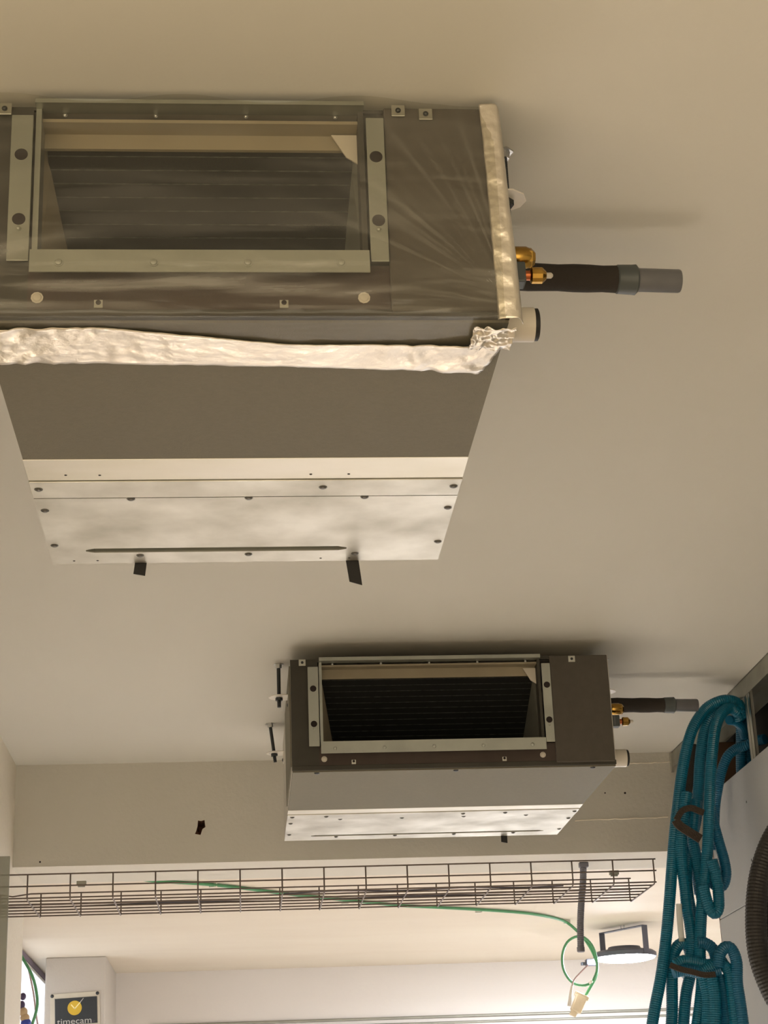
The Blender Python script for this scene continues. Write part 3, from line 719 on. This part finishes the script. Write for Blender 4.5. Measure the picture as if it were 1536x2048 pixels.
def column_sign():
    yc = atZ(150, 1914, Z2).y
    xa = atY(90, 1980, yc).x; xb = atY(211, 1980, yc).x
    struct(MB().box(xa, xb, yc, YW, 0, Z2).build('column', 'column_paint', bevel=.004), 'beige column in the far room carrying the sign')
    tl = atY(100, 1989, yc); tr = atY(199, 1982, yc); 
    exx = (tr-tl).normalized(); ezz = Vector((-exx.z, 0, exx.x)); Wp = (tr-tl).length
    O = tl+Vector((0,-.004,0))
    S = tag(empty('wall_sign', O-ezz*.16), 'small black and yellow sign in a beige frame on the column', 'sign')
    base = S.location
    def q(u, v, d=0): return O+exx*u-ezz*v+Vector((0,-d,0))-base
    def quad(name, u0, u1, v0, v1, d0, d1, m, par, bev=0):
        c = (q(u0,v0,d0)+q(u1,v1,d1))/2
        return MB().obox(c, exx*(abs(u1-u0)/2), (0,abs(d1-d0)/2,0), ezz*(abs(v1-v0)/2)).build(name, m, par, bevel=bev)
    k = Wp/99.0       # metres per picture unit of the sign width
    plate = quad('back_plate', 0, Wp, 0, 84*k, -.003, .0, 'sign_plate', S, .001)
    quad('frame_rail', 9*k, 11*k, 9*k, 70*k, .0, .0015, 'galv_dull', plate)
    bl = quad('sign_panel', 10*k, 94*k, 10*k, 62*k, 0, .002, 'sign_black', S)
    for (u, v) in ((4.5,4),(95,4),(4.5,74),(95,74)):
        MB().lathe(q(u*k, v*k), (0,-1,0), [(0,.007),(.002,.006),(.003,.002)], 12).build('plate_screw', 'steel_dark', plate, smooth=True)
    cc = q(49*k, 30*k, .002)
    MB().lathe(cc, (0,-1,0), [(0,14.2*k),(.0006,14.2*k)], 40).build('logo_disc', 'sign_yellow', bl)
    def bar(u0, v0, u1, v1, w0, w1, m, name):
        d = Vector((u1-u0, v1-v0)); n_ = Vector((-d.y, d.x)).normalized()
        vs = []
        for dd in (.0026, .0034):
            for (u, v, w) in ((u0,v0,w0),(u1,v1,w1)):
                for s in (-1, 1): vs.append(q((u+n_.x*w*s)*k, (v+n_.y*w*s)*k, dd))
        MB().add(vs, [(0,1,3,2),(4,6,7,5),(0,4,5,1),(2,3,7,6),(0,2,6,4),(1,5,7,3)]).build(name, m, bl)
    bar(42, 23, 49.5, 32, 1.1, 1.3, 'sign_cream', 'logo_tick'); bar(48.6, 32.2, 60, 20, 1.3, 1.0, 'sign_cream', 'logo_tick'); bar(60, 20, 67, 12, .9, .6, 'sign_letter', 'logo_tick')
    def text(body, u, v, size, m, name):
        cu = bpy.data.curves.new('t', 'FONT'); cu.body = body; cu.size = size*k; cu.extrude = .0003
        o = bpy.data.objects.new('t', cu); COL.objects.link(o)
        me = bpy.data.meshes.new_from_object(o.evaluated_get(bpy.context.evaluated_depsgraph_get()))
        bpy.data.objects.remove(o, do_unlink=True); bpy.data.curves.remove(cu)
        xs = [p.co.x for p in me.vertices]; x0 = min(xs); wdt = max(xs)-x0
        M4 = Matrix((exx, ezz, Vector((0,-1,0)))).transposed().to_4x4(); M4.translation = q(u*k, v*k, .0024)
        return me, M4, x0, wdt
    def put(body, u0, u1, v, size, m, name):
        me, M4, x0, wdt = text(body, u0, v, size, m, name); s = (u1-u0)*k/wdt
        for p in me.vertices: p.co.x = (p.co.x-x0)*s
        me.transform(M4); me.materials.clear(); me.materials.append(MATS[m]); me.name = name
        o = bpy.data.objects.new(name, me); COL.objects.link(o); o.parent = bl
    put('timecam', 13.5, 82, 61, 17.0, 'sign_letter', 'lettering')
    put('.ir', 82.5, 89.5, 60, 7.0, 'sign_purple', 'lettering')
column_sign()

def far_details():
    # conduits along the far wall
    for (y0, y1, r, lab) in ((2031,2019,.006,'upper thin grey pipe along the far wall'), (2044,2031,.005,'lower thin grey pipe along the far wall')):
        p0, p1 = atY(300, y0+2, YW-.008), atY(1330, y1, YW-.008); z = p1.z
        o = MB().sweep([Vector((p0.x-.0, YW-r, z)), Vector((3.19, YW-r, z))], r, 10).build('wall_pipe', 'galv_dull', None, smooth=True)
        tag(o, lab, 'pipe', 'thin pipes on the far wall')
    a = atX(53, 1921, XFL+.006); b = atX(92, 1953, XFL+.006)
    z = (a.z+b.z)/2
    tag(MB().box(XFL, XFL+.010, YB2+.02, YW, z-.012, z+.010).build('cable_trunking', 'trunking', bevel=.002), 'purple grey trunking along the left wall of the far room', 'trunking')
    # glowing pane added to brighten the gap left of the column, framed like a window
    wn = struct(empty('fill_window_1', (XFL, YW-.5, z-.6)), 'added glowing panel in a window frame behind the cables left of the sign column')
    MB().box(0, .004, -.62, .48, -.42, .575).build('pane', 'fill_window_light', wn)
    for (ya, yb, za, zb) in ((-.65,-.62,-.45,.585),(.48,.497,-.45,.585),(-.62,.48,-.45,-.42),(-.62,.48,.575,.585)):
        MB().box(0, .008, ya, yb, za, zb).build('fill_window_frame', 'far_wall_paint', wn)
    Yc = 6.3
    for pts, r, m, lab in (([(58,1938),(63,1948),(69,1965),(73,1985),(75,2005),(73,2020),(69,2035),(64,2050),(60,2070)], .0050, 'cable_green', 'dark green cable hanging in the gap left of the sign column'),
                      ([(56,1936),(60,1952),(65,1975),(69,2000),(71,2020),(74,2040),(77,2060),(79,2075)], .0030, 'cable_pale', 'pale pink cable hanging in the gap left of the sign column')):
        Yc += .06; P = [atY(x, y, Yc) for x, y in pts]; P = [Vector((P[0].x-.05, Yc+.02, P[0].z+.08))]+P
        o = MB().sweep(resample(P, .02), r, 8).build('hanging_cable', m, None, smooth=True); tag(o, lab, 'cable')
    Yt = 5.9; R = tag(empty('hanging_bundle', atY(48, 2048, Yt)), 'blue and beige plastic bundle half hidden behind the door jamb', 'bundle')
    for (x, y, rx, rz, m) in ((46,1993,6,7,'purple_plastic'),(44,2010,6,8,'purple_plastic'),(47,2024,8,9,'beige_plastic'),(50,2036,9,9,'beige_plastic'),(52,2046,10,9,'blue_plastic')):
        c = atY(x, y, Yt)-R.location; k = Yt/3600
        MB().lathe(c-Vector((0,0,rz*k)), (0,0,1), [(rz*k*(1-math.cos(t)), max(.0005, rx*k*math.sin(t))) for t in [i*math.pi/10 for i in range(11)]], 16).build('bundle_piece', m, R, smooth=True)
    # translucent sheet standing against the left wall
    Yg = 4.1; e = atY(20, 1712, Yg)
    tag(MB().box(XL+.001, e.x, Yg, Yg+.006, .002, e.z).build('acrylic_sheet', 'acrylic', bevel=.001), 'greenish translucent sheet standing upright against the left wall', 'sheet')
far_details()

# ================================================================== hoses on the right
def hoses():
    R = tag(empty('hose_coil', (1.05, 4.12, .9)), 'coil of teal ribbed hose hanging from the partition on the right', 'hose')
    o = R.location
    def strand(pts, Y, m='hose_teal', r=.0128, name='hose_strand', dY=0):
        n = len(pts); P = []
        for i, q in enumerate(pts):
            yy = q[2] if len(q) > 2 else Y+dY*i/(n-1)
            P.append(atY(q[0], q[1], yy)-o)
        return ribbed(P, r, .0010, .0050, 14, name, m, R)
    strand([(1488,1432,4.2),(1478,1410,4.18),(1460,1401,4.16),(1438,1403,4.15),(1412,1418,4.15),(1389,1450,4.14),(1375,1490,4.14),(1365,1540,4.14),(1357,1600,4.14),(1350,1660,4.13),(1345,1720,4.13),(1340,1790,4.12),(1334,1860,4.12),(1327,1920,4.12),(1320,1965,4.12),(1311,2010,4.12),(1303,2060,4.12),(1299,2120,4.12)], 4.14, 'hose_teal')
    strand([(1480,1440,4.2),(1472,1420,4.19),(1455,1412,4.18),(1436,1420,4.17),(1418,1440,4.16),(1407,1470,4.16),(1400,1524,4.16),(1397,1580,4.16),(1392,1640,4.16),(1380,1690,4.16),(1373,1740,4.15),(1376,1790,4.15),(1385,1840,4.15),(1390,1890,4.15),(1384,1930,4.15),(1365,1955,4.15)], 4.16)
    strand([(1476,1425,4.16),(1460,1416,4.15),(1444,1426,4.13),(1431,1455,4.12),(1424,1510,4.11),(1420,1570,4.11),(1418,1635,4.10),(1415,1700,4.10),(1410,1760,4.10),(1404,1810,4.10),(1401,1860,4.10),(1400,1910,4.10),(1404,1960,4.10),(1400,2010,4.10),(1392,2070,4.10),(1390,2120,4.10)], 4.10)
    strand([(1374,1585),(1370,1610),(1366,1645),(1362,1690),(1364,1730),(1370,1775),(1374,1815),(1380,1850),(1384,1890),(1378,1930)], 4.12, 'hose_teal')
    strand([(1392,1600),(1388,1640),(1386,1680),(1394,1720),(1400,1760),(1404,1800)], 4.14, 'hose_teal')
    strand([(1376,1640),(1380,1680),(1386,1720),(1394,1750),(1400,1790)], 4.17, 'hose_blue')
    strand([(1420,1610),(1427,1645),(1438,1685),(1448,1720),(1452,1748),(1446,1770),(1434,1774),(1424,1760),(1418,1730)], 4.12, 'hose_blue', .0120)
    strand([(1424,1720),(1433,1755),(1437,1790),(1437,1815),(1430,1827),(1420,1818),(1412,1795),(1406,1770)], 4.08, 'hose_teal', .0125)
    # lower knot and arches
    strand([(1338,2120),(1344,2030),(1344,1960),(1346,1915),(1356,1892),(1370,1888),(1380,1905),(1382,1940),(1372,1990),(1366,2060),(1362,2120)], 4.13, 'hose_teal')
    strand([(1395,1885),(1408,1886),(1424,1896),(1432,1918),(1432,1955),(1440,2000),(1448,2060),(1450,2120)], 4.09, 'hose_blue')
    strand([(1436,1935),(1440,1908),(1452,1894),(1464,1900),(1473,1925),(1474,1965),(1480,2005),(1487,2060),(1490,2120)], 4.05, 'hose_blue')
    strand([(1400,1945),(1420,1935),(1440,1928),(1456,1940),(1462,1970),(1466,2010),(1472,2060),(1474,2120)], 4.06, 'hose_teal')
    strand([(1350,1930),(1368,1922),(1392,1925),(1415,1930),(1436,1925),(1450,1915)], 4.07, 'hose_teal')
    strand([(1346,1945),(1370,1940),(1395,1944),(1420,1945),(1440,1940)], 4.06, 'hose_blue')
    strand([(1408,1955),(1416,2000),(1414,2060),(1412,2120)], 4.07, 'hose_teal', .0132)
    strand([(1424,1955),(1430,2000),(1430,2060),(1430,2120)], 4.06, 'hose_teal', .0132)
    strand([(1440,1950),(1450,2000),(1456,2060),(1458,2120)], 4.08, 'hose_blue')
    # strands inside the stud bay
    strand([(1470,1412,4.22),(1480,1425,4.27),(1482,1460,4.30),(1482,1520,4.32),(1484,1600,4.34),(1486,1700,4.36)], 4.3, 'hose_blue', .0125)
    strand([(1482,1415,4.24),(1494,1432,4.30),(1496,1470,4.33),(1497,1540,4.34),(1498,1620,4.36),(1500,1700,4.38)], 4.3, 'hose_blue', .0125)
    strand([(1530,1478,4.22),(1512,1482,4.24),(1494,1490,4.25),(1474,1497,4.26),(1456,1512,4.26),(1444,1540,4.27),(1436,1575,4.28),(1430,1620,4.3),(1428,1700,4.32)], 4.26, 'hose_blue', .0118)
    strand([(1458,1440,4.2),(1470,1442,4.22),(1482,1452,4.25),(1490,1475,4.28)], 4.2, 'hose_blue', .011)
    # clear hose end
    P = [atY(x, y, 4.10)-o for x, y in [(1358,1808),(1359,1830),(1361,1855),(1364,1884)]]
    MB().sweep(resample(P, .006), .0068, 12).build('clear_hose_end', 'hose_clear', R, smooth=True)
    # brown cloth straps
    def strap(pts, Y, w, name='cloth_strap', th=.003):
        P = resample([atY(x, y, (pts and Y) if len(q) == 0 else Y)-o for x, y, *q in pts], .008); vs = []; fs = []
        for i, p in enumerate(P):
            t = (P[min(i+1,len(P)-1)]-P[max(i-1,0)]).normalized(); sd = Vector((-t.z,0,t.x))*w
            for a, b in ((-1,-1),(1,-1),(1,1),(-1,1)): vs.append(p+sd*a+Vector((0,b*th,0)))
        for i in range(len(P)-1):
            for j in range(4):
                q = (j+1) % 4; fs.append((i*4+j, i*4+q, i*4+4+q, i*4+4+j))
        fs += [(3,2,1,0), tuple(len(vs)-4+j for j in range(4))]
        MB().add(vs, fs).build(name, 'strap_brown', R)
    strap([(1386,1488),(1383,1520),(1379,1555),(1374,1592),(1373,1606)], 4.19, .0105)
    strap([(1353,1640),(1364,1622),(1382,1616),(1398,1622),(1408,1626)], 4.088, .0070)
    strap([(1351,1640),(1358,1650),(1372,1660),(1388,1670),(1404,1680)], 4.085, .0100)
    strap([(1340,1930),(1360,1938),(1385,1944),(1410,1950),(1435,1948)], 4.04, .006)
    # black ribbed hose at the picture's right edge
    B = tag(empty('black_hose', (1.0, 3.5, 1.4)), 'thick black ribbed hose looped in front of the white boards', 'hose')
    P = [atY(x, y, 3.45)-B.location for x, y in [(1560,1650),(1535,1700),(1518,1760),(1512,1830),(1516,1900),(1532,1955),(1560,2010),(1600,2050)]]
    ribbed(P, .0200, .0014, .0065, 18, 'hose_loop', 'hose_black', B)
    P = [atY(x, y, 3.48)-B.location for x, y in [(1600,1650),(1560,1700),(1543,1760),(1538,1830),(1542,1900),(1556,1960),(1590,2010)]]
    ribbed(P, .0200, .0014, .0065, 18, 'hose_loop', 'hose_black', B)
hoses()
